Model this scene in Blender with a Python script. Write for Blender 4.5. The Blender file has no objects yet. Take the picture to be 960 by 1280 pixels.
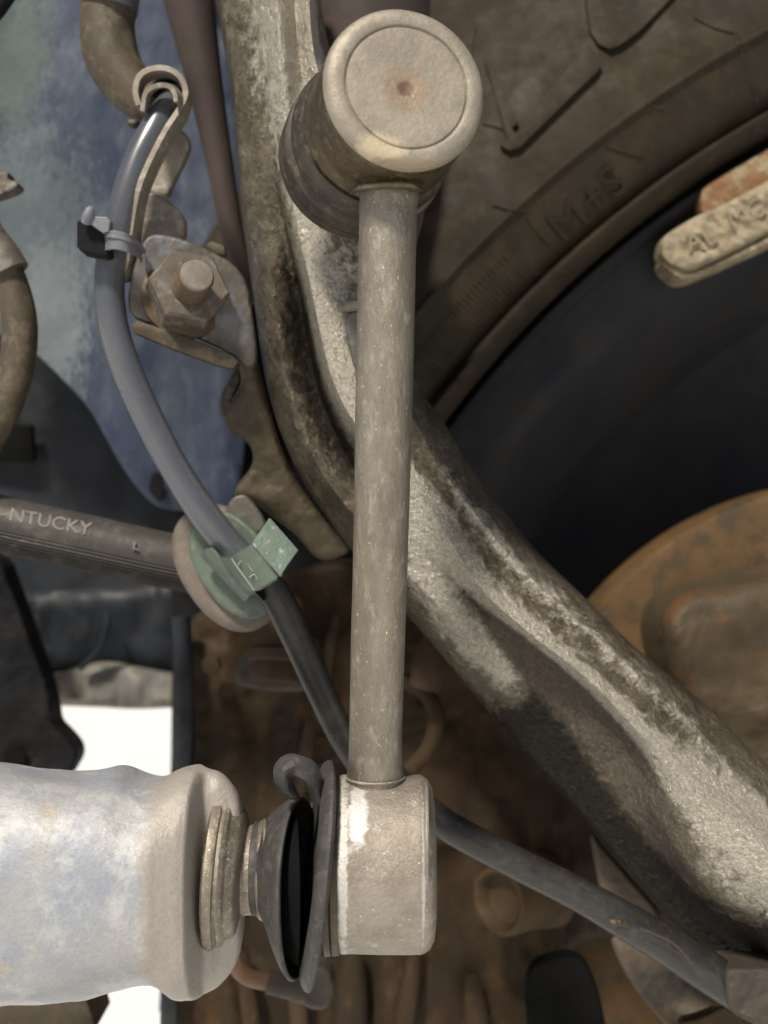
import bpy, bmesh, math, random
from mathutils import Vector, Matrix, noise
random.seed(4)
rad = math.radians
SC = bpy.context.scene

# ------------------------------------------------------------------ camera
D = 314.0            # mm from the lens to the plane of the link
S = 0.2              # mm per reference pixel in that plane
H = 450.0            # mm height of the lens above the ground
cd = bpy.data.cameras.new('camera'); cam = bpy.data.objects.new('camera', cd)
SC.collection.objects.link(cam); SC.camera = cam
cam.location = (0, -D/1000, H/1000); cam.rotation_euler = (rad(90), 0, 0)
cd.sensor_fit = 'VERTICAL'; cd.sensor_height = 36; cd.lens = 18/(640*S/D)
cd.clip_start = 0.01; cd.clip_end = 2000
cd.dof.use_dof = True; cd.dof.focus_distance = 0.325; cd.dof.aperture_fstop = 10
# ------------------------------------------------------------------ light
EL, AZ = 50, 206     # sun: elevation, and where it stands (degrees, 180 = straight behind the camera)
w = bpy.data.worlds.new('World'); SC.world = w; w.use_nodes = True
wn = w.node_tree.nodes; wl = w.node_tree.links
sky = wn.new('ShaderNodeTexSky'); sky.sky_type = 'NISHITA'; sky.sun_disc = False
sky.sun_elevation = rad(EL); sky.sun_rotation = rad(AZ); sky.dust_density = 2.0; sky.air_density = 1.0
wl.new(sky.outputs[0], wn['Background'].inputs[0]); wn['Background'].inputs[1].default_value = 0.05
sd = bpy.data.lights.new('sun', 'SUN'); sd.energy = 4.0; sd.angle = rad(8); sd.color = (1, .92, .79)
so = bpy.data.objects.new('sun', sd); SC.collection.objects.link(so)
dirv = Vector((math.sin(rad(AZ))*math.cos(rad(EL)), math.cos(rad(AZ))*math.cos(rad(EL)), math.sin(rad(EL))))
so.rotation_euler = dirv.to_track_quat('Z', 'Y').to_euler(); so.location = dirv*2
SC.view_settings.view_transform = 'Standard'; SC.view_settings.look = 'None'
SC.view_settings.exposure = 0.25; SC.view_settings.gamma = 1
SC.render.engine = 'CYCLES'
SC.cycles.use_denoising = True

# ------------------------------------------------------------------ geometry helpers (millimetres)
def P(x, y, z):
    "point seen at reference pixel x, y and z mm nearer than the plane of the link"
    d = (D - z)*S/D
    return Vector(((x-480)*d, -z, H + (640-y)*d))
def PX(r, z): return r*S*(D-z)/D
def lerp(a, b, t): return a+(b-a)*t

def put(name, me, mat, parent=None, base=None, label=None, cat=None, kind=None, group=None, smooth=True):
    o = bpy.data.objects.new(name, me); SC.collection.objects.link(o)
    if mat: me.materials.append(mat)
    b = base if base is not None else Vector((0, 0, 0))
    if parent is not None:
        o.parent = parent; b = Vector(parent['_b'])
    else: o.location = b/1000
    o['_b'] = tuple(b)
    me.transform(Matrix.Scale(0.001, 4) @ Matrix.Translation(-b))
    if smooth:
        me.polygons.foreach_set('use_smooth', [True]*len(me.polygons))
        try: me.set_sharp_from_angle(angle=rad(38))
        except Exception: pass
    tag(o, label, cat, kind, group)
    return o
def tag(o, label=None, cat=None, kind=None, group=None):
    if label: o['label'] = label
    if cat: o['category'] = cat
    if kind: o['kind'] = kind
    if group: o['group'] = group
def thing(name, base, label, cat, group=None):
    o = bpy.data.objects.new(name, None); SC.collection.objects.link(o)
    o.location = base/1000; o['_b'] = tuple(base); o.empty_display_size = .01
    tag(o, label, cat, None, group); return o

def mesh(vs, fs):
    me = bpy.data.meshes.new('m'); me.from_pydata([tuple(v) for v in vs], [], fs); me.update()
    return fixn(me)
def fixn(me):
    bm = bmesh.new(); bm.from_mesh(me); bmesh.ops.recalc_face_normals(bm, faces=bm.faces); bm.to_mesh(me); bm.free(); return me
def join(*mes):
    bm = bmesh.new()
    for m in mes: bm.from_mesh(m)
    me = bpy.data.meshes.new('m'); bm.to_mesh(me); bm.free(); return me

def cr(pts, n):
    "Catmull-Rom through tuples of numbers, n samples per span"
    pts = [tuple(p) for p in pts]; N = len(pts); out = []
    for i in range(N-1):
        p0 = pts[max(i-1, 0)]; p1 = pts[i]; p2 = pts[i+1]; p3 = pts[min(i+2, N-1)]
        for k in range(n):
            t = k/n; t2 = t*t; t3 = t2*t
            out.append(tuple(.5*((2*b)+(c-a)*t+(2*a-5*b+4*c-e)*t2+(-a+3*b-3*c+e)*t3) for a, b, c, e in zip(p0, p1, p2, p3)))
    out.append(pts[-1]); return out

def grid(rows, closed=False, caps=False):
    "rows of points; closed joins each row's end to its start"
    n = len(rows[0]); vs = [p for r in rows for p in r]; fs = []
    for i in range(len(rows)-1):
        for j in range(n if closed else n-1):
            k = (j+1) % n
            fs.append((i*n+j, i*n+k, (i+1)*n+k, (i+1)*n+j))
    if caps:
        fs.append(tuple(range(n))); fs.append(tuple((len(rows)-1)*n+j for j in reversed(range(n))))
    return vs, fs

def frames(c):
    out = []; up = Vector((0, -1, 0))
    for i in range(len(c)):
        t = (c[min(i+1, len(c)-1)]-c[max(i-1, 0)]).normalized()
        u = (up - t*up.dot(t))
        if u.length < 1e-4: u = Vector((1, 0, 0))
        u.normalize(); v = t.cross(u).normalized(); up = u
        out.append((t, u, v))
    return out

def tube(pts, seg=20, n=8, flat=1.0, rfun=None, cap=True):
    "pts (px, py, z, radius px); flat squeezes it toward the lens"
    q = cr(pts, n); c = [P(a[0], a[1], a[2]) for a in q]; rows = []
    for i, (t, u, v) in enumerate(frames(c)):
        r = PX(q[i][3], q[i][2]); row = []
        for k in range(seg):
            a = 2*math.pi*k/seg
            rr = r*(rfun(a, i/len(c)) if rfun else 1)
            row.append(c[i]+(u*math.cos(a)*flat+v*math.sin(a))*rr)
        rows.append(row)
    return mesh(*grid(rows, True, cap))

def lathe(p0, ax, prof, seg=64, wob=0, cap=True):
    "prof: (distance along ax, radius) in mm"
    ax = ax.normalized(); u = ax.orthogonal().normalized(); v = ax.cross(u); rows = []
    for d, r in prof:
        row = []
        for k in range(seg):
            a = 2*math.pi*k/seg; s = u*math.cos(a)+v*math.sin(a)
            rr = r+(noise.noise(s*1.7+ax*d*.1)*wob if wob else 0)
            row.append(p0+ax*d+s*rr)
        rows.append(row)
    return mesh(*grid(rows, True, cap))

def slab(out, z, th, bev=1.0, seg=2, zf=None, smooth=0, back=None):
    "outline in pixels, front face at depth z (or zf(x, y)), th mm thick"
    if smooth:
        o2 = [p for p in out]+[out[0]]
        pts = [tuple(p) for p in out]; N = len(pts); q = []
        for i in range(N):
            p0, p1, p2, p3 = pts[i-1], pts[i], pts[(i+1) % N], pts[(i+2) % N]
            for k in range(smooth):
                t = k/smooth; t2 = t*t; t3 = t2*t
                q.append(tuple(.5*((2*b)+(c-a)*t+(2*a-5*b+4*c-e)*t2+(-a+3*b-3*c+e)*t3) for a, b, c, e in zip(p0, p1, p2, p3)))
        out = q
    f = zf or (lambda x, y: z)
    vs = [P(x, y, f(x, y)) for x, y in out]; n = len(vs)
    vs += [v+Vector((0, th, 0)) for v in vs]
    fs = [tuple(range(n)), tuple(reversed(range(n, 2*n)))]+[(i, (i+1) % n, n+(i+1) % n, n+i) for i in range(n)]
    me = bpy.data.meshes.new('m'); me.from_pydata([tuple(v) for v in vs], [], fs); me.update()
    if bev:
        bm = bmesh.new(); bm.from_mesh(me); bmesh.ops.recalc_face_normals(bm, faces=bm.faces)
        front = max(bm.faces, key=lambda g: len(g.verts)*1000 - g.calc_center_median().y)
        es = list(front.edges)
        bmesh.ops.bevel(bm, geom=es, offset=bev, segments=seg, profile=.5, affect='EDGES', clamp_overlap=True)
        bm.to_mesh(me); bm.free()
    return fixn(me)

def relief(out, z, amp, th, step=9, zf=None, sc=.02, edge=6, roll=4.0, sm=2):
    "a lumpy plate: outline in pixels filled with a fine grid whose face really undulates and rolls off at the rim"
    xs = [p[0] for p in out]; ys = [p[1] for p in out]
    for _ in range(sm):     # rounded corners
        q = []
        for i in range(len(out)):
            a, b = out[i], out[(i+1) % len(out)]
            q += [(lerp(a[0], b[0], .22), lerp(a[1], b[1], .22)), (lerp(a[0], b[0], .78), lerp(a[1], b[1], .78))]
        out = q
    big = max(p[0] for p in out)-min(p[0] for p in out) > 330
    if big: edge = max(edge, step*1.3)
    else: step = min(step, max(3.0, edge*.5))
    def dist(x, y):
        dm = 1e9; ins = False; n = len(out)
        for i in range(n):
            x1, y1 = out[i]; x2, y2 = out[(i+1) % n]
            dx, dy = x2-x1, y2-y1; L = dx*dx+dy*dy or 1
            t = max(0, min(1, ((x-x1)*dx+(y-y1)*dy)/L)); dm = min(dm, math.hypot(x-x1-t*dx, y-y1-t*dy))
            if (y1 > y) != (y2 > y) and x < (x2-x1)*(y-y1)/(y2-y1)+x1: ins = not ins
        return dm if ins else -dm
    bm = bmesh.new()
    n = len(out); loop = []
    for i in range(n):
        x1, y1 = out[i]; x2, y2 = out[(i+1) % n]; L = math.hypot(x2-x1, y2-y1); m = max(1, int(L/step))
        for k in range(m): loop.append(bm.verts.new((lerp(x1, x2, k/m), lerp(y1, y2, k/m), 0)))
    for i in range(len(loop)): bm.edges.new((loop[i], loop[(i+1) % len(loop)]))
    x0, x1, y0, y1 = min(xs), max(xs), min(ys), max(ys)
    bmesh.ops.triangle_fill(bm, edges=bm.edges[:], use_beauty=True)
    # cut into a grid
    x = x0+step
    while x < x1:
        bmesh.ops.bisect_plane(bm, geom=bm.verts[:]+bm.edges[:]+bm.faces[:], plane_co=(x, 0, 0), plane_no=(1, 0, 0)); x += step
    y = y0+step
    while y < y1:
        bmesh.ops.bisect_plane(bm, geom=bm.verts[:]+bm.edges[:]+bm.faces[:], plane_co=(0, y, 0), plane_no=(0, 1, 0)); y += step
    bmesh.ops.remove_doubles(bm, verts=bm.verts[:], dist=.05)
    f = zf or (lambda x, y: z)
    bmesh.ops.recalc_face_normals(bm, faces=bm.faces)
    r = bmesh.ops.extrude_face_region(bm, geom=bm.faces[:])
    top = set(g for g in r['geom'] if isinstance(g, bmesh.types.BMVert))
    for v in bm.verts:
        x, y = v.co.x, v.co.y; zz = f(x, y)
        if v in top: 
            p = P(x, y, zz)+Vector((0, th, 0))
        else:
            d = max(0, dist(x, y)); e = min(1, d/edge)
            nz = noise.fractal(Vector((x*sc, y*sc, z*.37)), 1.0, 2.1, 4)
            p = P(x, y, zz+amp*nz*e-roll*(1-math.sqrt(max(0, 1-(1-e)**2))))
        v.co = p
    me = bpy.data.meshes.new('m'); bm.to_mesh(me); bm.free()
    return fixn(me)

def text_on(body, x, y, ang, size, zf, th=.3, bold=0.0, sx=1.0):
    "letters of a built-in font, wrapped on a surface: size px tall, standing th mm proud"
    cu = bpy.data.curves.new('t', 'FONT'); cu.body = body; cu.extrude = .5; cu.size = 1; cu.offset = bold; cu.resolution_u = 3
    o = bpy.data.objects.new('t', cu); SC.collection.objects.link(o)
    dg = bpy.context.evaluated_depsgraph_get(); dg.update()
    me = bpy.data.meshes.new_from_object(o.evaluated_get(dg)); bpy.data.objects.remove(o)
    ca, sa = math.cos(rad(ang)), math.sin(rad(ang))
    bm = bmesh.new(); bm.from_mesh(me)
    for v in bm.verts:
        a, b, c = v.co.x*size*sx, v.co.y*size, v.co.z
        px = x+a*ca-b*sa; py = y-(a*sa+b*ca)
        v.co = P(px, py, zf(px, py)+(th if c > 0 else -.4))
    bm.to_mesh(me); bm.free(); me.materials.clear()
    return fixn(me)

# ------------------------------------------------------------------ materials
def mat(name, c1, c2, c3=None, s=.06, s3=.25, t3=(.5, .62), r=(.5, .8), metal=0, bump=.35, bs=1.2, bd=.4,
        speck=0, speckc=(.75, .72, .66), ss=2.2, st=.66, stretch=None, c4=None, s4=.03, t4=(.5, .6), vcol=None, spec=.5, fine=0, coat=0, spots=()):
    """worn surface in object space, per-mm noise scales: base c1..c2, patches of c3 and c4, fine bright grains"""
    m = bpy.data.materials.new(name); m.use_nodes = True; N = m.node_tree.nodes; L = m.node_tree.links
    b = N['Principled BSDF']; tc = N.new('ShaderNodeTexCoord'); mp = N.new('ShaderNodeMapping')
    L.new(tc.outputs['Object'], mp.inputs[0]); k = 1000.0
    mp.inputs['Scale'].default_value = tuple(k*q for q in (stretch or (1, 1, 1)))
    def nz(sc, det=6, rough=.6, off=0, dist=0):
        n = N.new('ShaderNodeTexNoise'); n.inputs['Scale'].default_value = sc; n.inputs['Detail'].default_value = det
        n.inputs['Roughness'].default_value = rough; n.inputs['Distortion'].default_value = dist
        if off:
            ad = N.new('ShaderNodeVectorMath'); ad.inputs[1].default_value = (off, off*1.7, off*.6); L.new(mp.outputs[0], ad.inputs[0]); L.new(ad.outputs[0], n.inputs['Vector'])
        else: L.new(mp.outputs[0], n.inputs['Vector'])
        return n.outputs['Fac']
    def ramp(f, a, z):
        q = N.new('ShaderNodeMapRange'); q.interpolation_type = 'SMOOTHSTEP'; q.inputs[1].default_value = a; q.inputs[2].default_value = z
        L.new(f, q.inputs[0]); return q.outputs[0]
    def mix(f, a, z):
        q = N.new('ShaderNodeMix'); q.data_type = 'RGBA'; L.new(f, q.inputs[0])
        for i, c in ((6, a), (7, z)):
            if isinstance(c, tuple): q.inputs[i].default_value = (*c, 1)
            else: L.new(c, q.inputs[i])
        return q.outputs[2]
    A = nz(s, 8, .62, 0, .4)
    col = mix(ramp(A, .36, .64), c1, c2)
    if c3: col = mix(ramp(nz(s3, 8, .7, 31), *t3), col, c3)
    if c4: col = mix(ramp(nz(s4, 6, .6, 77, .6), *t4), col, c4)
    rm = N.new('ShaderNodeMapRange'); rm.inputs[1].default_value = .35; rm.inputs[2].default_value = .65
    rm.inputs[3].default_value = r[0]; rm.inputs[4].default_value = r[1]; L.new(nz(s*4, 6, .7, 13), rm.inputs[0]); ro = rm.outputs[0]
    if vcol:   # a mesh attribute places grease and dry dirt, plus painted ridge light and recess shade
        at = N.new('ShaderNodeAttribute'); at.attribute_name = 'surface_tone'
        sp = N.new('ShaderNodeSeparateColor'); L.new(at.outputs['Color'], sp.inputs[0])
        wob = N.new('ShaderNodeMath'); wob.operation = 'MULTIPLY_ADD'; wob.inputs[1].default_value = 1.4; wob.inputs[2].default_value = -.7; L.new(nz(.22, 9, .72, 5, .5), wob.inputs[0])
        for ch, c in ((0, vcol[0]), (1, vcol[1]), (2, vcol[2])):
            ad = N.new('ShaderNodeMath'); ad.operation = 'ADD'; L.new(sp.outputs[ch], ad.inputs[0]); L.new(wob.outputs[0], ad.inputs[1])
            # the attribute alone gates it, noise frays the edge
            g = ramp(ad.outputs[0], .34, .70); mu = N.new('ShaderNodeMath'); mu.operation = 'MULTIPLY'
            L.new(g, mu.inputs[0]); L.new(ramp(sp.outputs[ch], .02, .3), mu.inputs[1])
            col = mix(mu.outputs[0], col, c)
    G = nz(ss, 3, .6, 9)
    if speck: col = mix(ramp(G, st, st+.05), col, speckc)
    for (px, py, pz), base, rads, c, fr in spots:
        loc = P(px, py, pz)-P(*base)
        cx = N.new('ShaderNodeVectorMath'); cx.operation = 'MULTIPLY'; L.new(tc.outputs['Object'], cx.inputs[0]); cx.inputs[1].default_value = (k, k, k)
        sb_ = N.new('ShaderNodeVectorMath'); sb_.operation = 'SUBTRACT'; L.new(cx.outputs[0], sb_.inputs[0]); sb_.inputs[1].default_value = loc
        dv = N.new('ShaderNodeVectorMath'); dv.operation = 'DIVIDE'; L.new(sb_.outputs[0], dv.inputs[0]); dv.inputs[1].default_value = rads
        ln_ = N.new('ShaderNodeVectorMath'); ln_.operation = 'LENGTH'; L.new(dv.outputs[0], ln_.inputs[0])
        ad = N.new('ShaderNodeMath'); ad.operation = 'MULTIPLY_ADD'; ad.inputs[1].default_value = fr; L.new(nz(.5, 8, .7, 19, .3), ad.inputs[0]); L.new(ln_.outputs[1], ad.inputs[2])
        col = mix(ramp(ad.outputs[0], 1.0+fr*.5, .55+fr*.5), col, c)
    if fine:
        hv = N.new('ShaderNodeHueSaturation'); L.new(col, hv.inputs['Color'])
        q = N.new('ShaderNodeMapRange'); q.inputs[1].default_value = .3; q.inputs[2].default_value = .7; q.inputs[3].default_value = 1-fine; q.inputs[4].default_value = 1+fine
        L.new(nz(1.1, 8, .75, 51), q.inputs[0]); L.new(q.outputs[0], hv.inputs['Value']); col = hv.outputs[0]
    L.new(col, b.inputs['Base Color']); L.new(ro, b.inputs['Roughness'])
    b.inputs['Metallic'].default_value = metal; b.inputs['Specular IOR Level'].default_value = spec
    if coat: b.inputs['Coat Weight'].default_value = coat; b.inputs['Coat Roughness'].default_value = .3
    if bump:
        b1 = N.new('ShaderNodeBump'); b1.inputs['Strength'].default_value = bump; b1.inputs['Distance'].default_value = bd/1000
        mx = N.new('ShaderNodeMath'); mx.operation = 'MULTIPLY_ADD'; mx.inputs[1].default_value = .45
        L.new(nz(bs*3.3, 4, .6, 3), mx.inputs[0]); L.new(nz(bs*.7, 6, .65, 23), mx.inputs[2])
        if speck:
            cs = N.new('ShaderNodeMath'); cs.operation = 'MULTIPLY_ADD'; cs.inputs[1].default_value = .25
            L.new(ramp(G, st-.02, st+.05), cs.inputs[0]); L.new(mx.outputs[0], cs.inputs[2]); mx = cs
        L.new(mx.outputs[0], b1.inputs['Height']); L.new(b1.outputs[0], b.inputs['Normal'])
    return m

M = {}
M['link'] = mat('dusty_plated_steel', (0.29, 0.255, 0.205), (0.22, 0.19, 0.15), (0.37, 0.335, 0.285), s=.09, s3=.35, t3=(.5, .68), r=(.33, .48), metal=.65, bump=.9, bs=1.4, bd=.35, stretch=(1, 1, .4), speck=1, speckc=(.85, .82, .75), st=.665, ss=1.9, c4=(.21, .16, .11), t4=(.56, .72), s4=.06, fine=.16)
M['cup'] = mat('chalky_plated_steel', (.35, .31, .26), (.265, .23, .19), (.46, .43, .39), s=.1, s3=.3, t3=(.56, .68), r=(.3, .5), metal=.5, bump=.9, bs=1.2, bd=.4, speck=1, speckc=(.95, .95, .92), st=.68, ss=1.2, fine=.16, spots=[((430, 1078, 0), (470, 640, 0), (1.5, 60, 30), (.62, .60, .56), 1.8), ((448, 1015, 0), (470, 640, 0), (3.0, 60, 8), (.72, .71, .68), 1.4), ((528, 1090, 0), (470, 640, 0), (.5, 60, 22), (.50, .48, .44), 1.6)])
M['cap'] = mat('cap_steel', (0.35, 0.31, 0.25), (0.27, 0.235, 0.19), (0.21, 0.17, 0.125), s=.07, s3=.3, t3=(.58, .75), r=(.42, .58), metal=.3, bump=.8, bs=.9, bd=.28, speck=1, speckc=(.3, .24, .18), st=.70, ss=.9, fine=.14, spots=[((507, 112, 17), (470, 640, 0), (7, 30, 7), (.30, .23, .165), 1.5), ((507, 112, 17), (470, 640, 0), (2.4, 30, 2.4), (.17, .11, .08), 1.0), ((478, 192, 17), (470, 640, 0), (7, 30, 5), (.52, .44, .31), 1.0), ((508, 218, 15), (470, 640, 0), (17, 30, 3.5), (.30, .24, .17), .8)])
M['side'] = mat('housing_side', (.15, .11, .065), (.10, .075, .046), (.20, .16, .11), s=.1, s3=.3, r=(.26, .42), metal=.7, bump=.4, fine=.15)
M['rust'] = mat('rust_spot', (.36, .20, .11), (.26, .13, .07), s=.3, r=(.7, .9), bump=.5)
M['boot'] = mat('rubber_boot', (0.045, 0.035, 0.025), (0.028, 0.022, 0.017), (0.085, 0.068, 0.047), s=.1, s3=.3, r=(.35, .6), bump=.3, fine=.2)
M['torn'] = mat('torn_rubber', (.050, .046, .044), (.036, .033, .032), (.075, .068, .062), s=.12, s3=.4, r=(.5, .75), bump=.35, fine=.15)
M['black'] = mat('shade_and_trim_black', (.004, .004, .004), (.006, .006, .006), r=(.8, .9), bump=.1, spec=.1)  # near-black; also paints the shade inside holes and pockets
M['barm'] = mat('sway_bar_paint', (0.36, 0.355, 0.355), (0.28, 0.305, 0.355), (0.44, 0.44, 0.44), s=.035, s3=.07, t3=(.48, .62), r=(.36, .52), metal=.15, bump=.6, bs=.8, bd=.5, speck=1, speckc=(.22, .2, .17), st=.72, ss=1.1, c4=(.42, .35, .26), s4=.045, t4=(.58, .72), fine=.14, vcol=((.355, .32, .285), (.3, .3, .3), (.3, .3, .3)))
M['eye'] = mat('sway_bar_eye', (.33, .285, .235), (.29, .25, .205), (.38, .34, .29), s=.06, s3=.15, r=(.4, .6), metal=.15, bump=.4, bs=.6, bd=.3, fine=.12)
M['nutm'] = mat('greasy_flange', (.27, .235, .185), (.20, .17, .13), (.42, .40, .36), s=.15, s3=.5, t3=(.55, .66), r=(.22, .5), metal=.5, bump=.8, bs=1.6, bd=.25, speck=1, speckc=(.8, .8, .75), st=.66, ss=1.4, fine=.15)
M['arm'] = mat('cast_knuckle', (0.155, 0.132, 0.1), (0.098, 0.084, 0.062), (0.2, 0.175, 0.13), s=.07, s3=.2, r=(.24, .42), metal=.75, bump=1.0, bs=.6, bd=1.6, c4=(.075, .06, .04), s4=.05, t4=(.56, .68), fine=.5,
               vcol=((.50, .465, .395), (.020, .017, .014), (.125, .103, .083)), speck=1, speckc=(.5, .46, .36), st=.69, ss=1.8)  # dust with crest light, grease with recess shade, pocket brown
M['tyre'] = mat('dusty_rubber', (0.024, 0.0165, 0.0078), (0.017, 0.012, 0.006), (0.033, 0.0225, 0.011), s=.02, s3=.08, r=(.6, .85), bump=.25, bs=.7, fine=.12, spec=.3)
M['letter'] = mat('raised_lettering', (0.018, 0.013, 0.0065), (0.014, 0.01, 0.0055), s=.02, r=(.6, .85), bump=.2, spec=.3)
M['rim'] = mat('rim_steel', (0.022, 0.0225, 0.026), (0.014, 0.0155, 0.02), (0.03, 0.025, 0.019), s=.012, s3=.02, t3=(.45, .7), r=(.6, .85), bump=.2, spec=.2)
M['lead'] = mat('wheel_weight_zinc', (0.29, 0.235, 0.15), (0.21, 0.17, 0.11), (0.35, 0.3, 0.21), s=.1, s3=.2, r=(.5, .75), bump=.9, bs=.5, bd=.8, fine=.15)
M['orange'] = mat('rusty_clip', (0.2, 0.1, 0.042), (0.15, 0.078, 0.034), (0.26, 0.21, 0.12), s=.08, s3=.1, t3=(.5, .6), r=(.6, .85), bump=.5, fine=.2)
M['rotor'] = mat('rusty_rotor', (0.108, 0.06, 0.024), (0.08, 0.047, 0.02), (0.052, 0.037, 0.021), s=.03, s3=.05, t3=(.5, .6), r=(.6, .85), bump=.5, bs=.5, bd=.4, fine=.25, spec=0.25)
M['caliper'] = mat('rusty_caliper', (0.07, 0.05, 0.028), (0.055, 0.041, 0.025), (0.1, 0.052, 0.024), s=.04, s3=.06, t3=(.53, .63), r=(.5, .8), bump=.5, bs=.5, bd=.5, fine=.25, spec=0.25)
M['knuck'] = mat('rusty_backing', (0.04, 0.023, 0.01), (0.024, 0.0155, 0.008), (0.06, 0.032, 0.012), s=.025, s3=.07, t3=(.52, .66), r=(.55, .85), bump=.5, bs=.4, bd=.6, fine=.25, stretch=(1, 1, .45), spec=0.25)
M['boss'] = mat('rusty_boss', (0.0638, 0.0390, 0.0195), (0.0450, 0.0285, 0.0150), s=.08, r=(.55, .8), bump=.4, fine=.2, spec=0.25)
M['blue'] = mat('inner_panel_paint', (0.03, 0.042, 0.08), (0.044, 0.058, 0.094), (0.072, 0.092, 0.122), s=.03, s3=.07, t3=(.48, .64), r=(.35, .6), metal=.1, bump=.5, bs=.3, bd=.6, c4=(.022, .03, .07), s4=.035, t4=(.5, .66), fine=.22, stretch=(1.6, 1, .6), speck=1, speckc=(.15, .13, .11), st=.73, ss=.5,
    spots=[((30, 330, -150), (100, 300, -150), (34, 90, 66), (.088, .112, .125), 2.2), ((60, 400, -150), (100, 300, -150), (17, 90, 36), (.14, .165, .18), 2.2), ((10, 60, -150), (100, 300, -150), (20, 90, 40), (.06, .085, .08), 2.0)])
M['dblue'] = mat('dark_inner_panel', (0.009, 0.0115, 0.017), (0.014, 0.017, 0.023), (0.024, 0.026, 0.028), s=.02, s3=.04, r=(.4, .65), bump=.3, bs=.3, bd=.5, fine=.15, spec=0.3)
M['beam'] = mat('mauve_beam', (0.065, 0.048, 0.042), (0.05, 0.038, 0.033), s=.03, r=(.5, .75), bump=.3, fine=.15, spec=0.25)
M['cross'] = mat('dusty_crossmember', (.20, .185, .155), (.12, .12, .115), (.26, .22, .16), s=.03, s3=.05, r=(.5, .75), bump=.4, fine=.15)
M['bhose'] = mat('grey_hose', (0.066, 0.072, 0.088), (0.08, 0.085, 0.098), (0.09, 0.075, 0.055), s3=.06, t3=(.58, .72), s=.03, r=(.2, .32), coat=.5, bump=.2, bs=1.5, bd=.1, fine=.08, spec=.6)
M['brownhose'] = mat('muddy_hose', (0.072, 0.053, 0.032), (0.052, 0.04, 0.026), (0.105, 0.082, 0.052), s=.05, s3=.2, r=(.5, .75), bump=.4, fine=.15)
M['tan'] = mat('dusty_strap', (0.25, 0.215, 0.17), (0.19, 0.165, 0.135), (0.31, 0.285, 0.25), s=.08, s3=.3, r=(.45, .7), metal=.2, bump=.4, fine=.15)
M['brk'] = mat('bracket_steel', (0.13, 0.122, 0.112), (0.092, 0.075, 0.056), (0.165, 0.17, 0.185), s=.04, s3=.06, t3=(.48, .62), r=(.35, .6), metal=.35, bump=.35, bs=.8, c4=(.19, .13, .075), s4=.04, t4=(.52, .64), fine=.14, speck=1, st=.72)
M['olive'] = mat('muddy_bracket_arm', (0.0800, 0.0640, 0.0400), (0.0560, 0.0440, 0.0288), (0.1040, 0.0840, 0.0560), s=.05, s3=.1, r=(.35, .6), metal=.3, bump=.45, fine=.2, spec=0.35)
M['nut'] = mat('rusty_nut', (0.14, 0.118, 0.098), (0.1, 0.078, 0.06), (0.19, 0.172, 0.155), s=.12, s3=.3, r=(.45, .7), metal=.3, bump=.5, bs=1.2, fine=.16)
M['stud'] = mat('stud_end', (.27, .24, .21), (.22, .185, .155), s=.2, r=(.4, .6), metal=.4, bump=.3, fine=.1)
M['thread'] = mat('stud_thread', (.10, .065, .038), (.075, .05, .03), s=.2, r=(.5, .7), metal=.3, bump=.3, fine=.2)
M['green'] = mat('green_plastic', (0.115, 0.15, 0.118), (0.09, 0.118, 0.092), (0.16, 0.19, 0.155), s=.06, s3=.3, t3=(.55, .7), r=(.35, .6), bump=.35, bs=1, c4=(.17, .14, .075), s4=.12, t4=(.60, .72), fine=.12)
M['greent'] = mat('green_plastic_scuffed', (0.14, 0.19, 0.155), (0.11, 0.15, 0.12), (0.3, 0.35, 0.32), s=.12, s3=.35, t3=(.56, .68), r=(.2, .4), bump=.5, bs=1.2, fine=.15)
M['greenlit'] = mat('green_plastic_mark', (.20, .24, .18), (.18, .21, .16), s=.2, r=(.4, .6), bump=.2)  # paler green paints the lit edges of the raised marks
M['ring'] = mat('grommet_ring', (0.17, 0.14, 0.115), (0.125, 0.105, 0.085), (0.22, 0.11, 0.045), s=.06, s3=.12, t3=(.54, .64), r=(.45, .7), bump=.5, fine=.18)
M['khose'] = mat('ribbed_rubber_hose', (0.05, 0.044, 0.039), (0.038, 0.035, 0.032), (0.075, 0.068, 0.062), s=.05, s3=.2, r=(.4, .65), bump=.2, fine=.12, spec=0.35)
M['print'] = mat('hose_print', (.20, .185, .16), (.15, .14, .125), s=.4, r=(.6, .8), bump=.1)
M['wire'] = mat('black_cable', (0.0256, 0.0240, 0.0224), (0.0192, 0.0176, 0.0168), (0.0360, 0.0320, 0.0272), s=.06, s3=.3, r=(.22, .38), bump=.25, fine=.12, spec=0.5)
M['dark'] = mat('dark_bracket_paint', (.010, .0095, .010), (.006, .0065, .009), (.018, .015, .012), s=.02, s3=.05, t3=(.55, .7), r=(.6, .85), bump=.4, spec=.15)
M['cop'] = mat('copper_line', (.17, .085, .045), (.12, .07, .04), s=.1, r=(.45, .7), bump=.4)
M['fit'] = mat('grey_fitting', (0.0630, 0.0525, 0.0434), (0.0455, 0.0385, 0.0329), s=.1, r=(.5, .7), bump=.4, fine=.15, spec=0.25)
M['clip'] = mat('zip_clip_plastic', (0.12, 0.125, 0.14), (0.08, 0.068, 0.05), (0.06, 0.048, 0.03), s=.10, s3=.25, t3=(.5, .6), r=(.35, .55), bump=.3, fine=.12)
M['band'] = mat('zip_band', (0.16, 0.165, 0.19), (0.13, 0.135, 0.155), s=.10, r=(.35, .55), bump=.3, fine=.1)
M['plate'] = mat('brown_guard_plate', (0.1200, 0.0920, 0.0680), (0.0800, 0.0640, 0.0480), (0.0480, 0.0440, 0.0400), s=.04, s3=.05, r=(.5, .75), bump=.4, fine=.15, spec=0.25)

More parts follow.
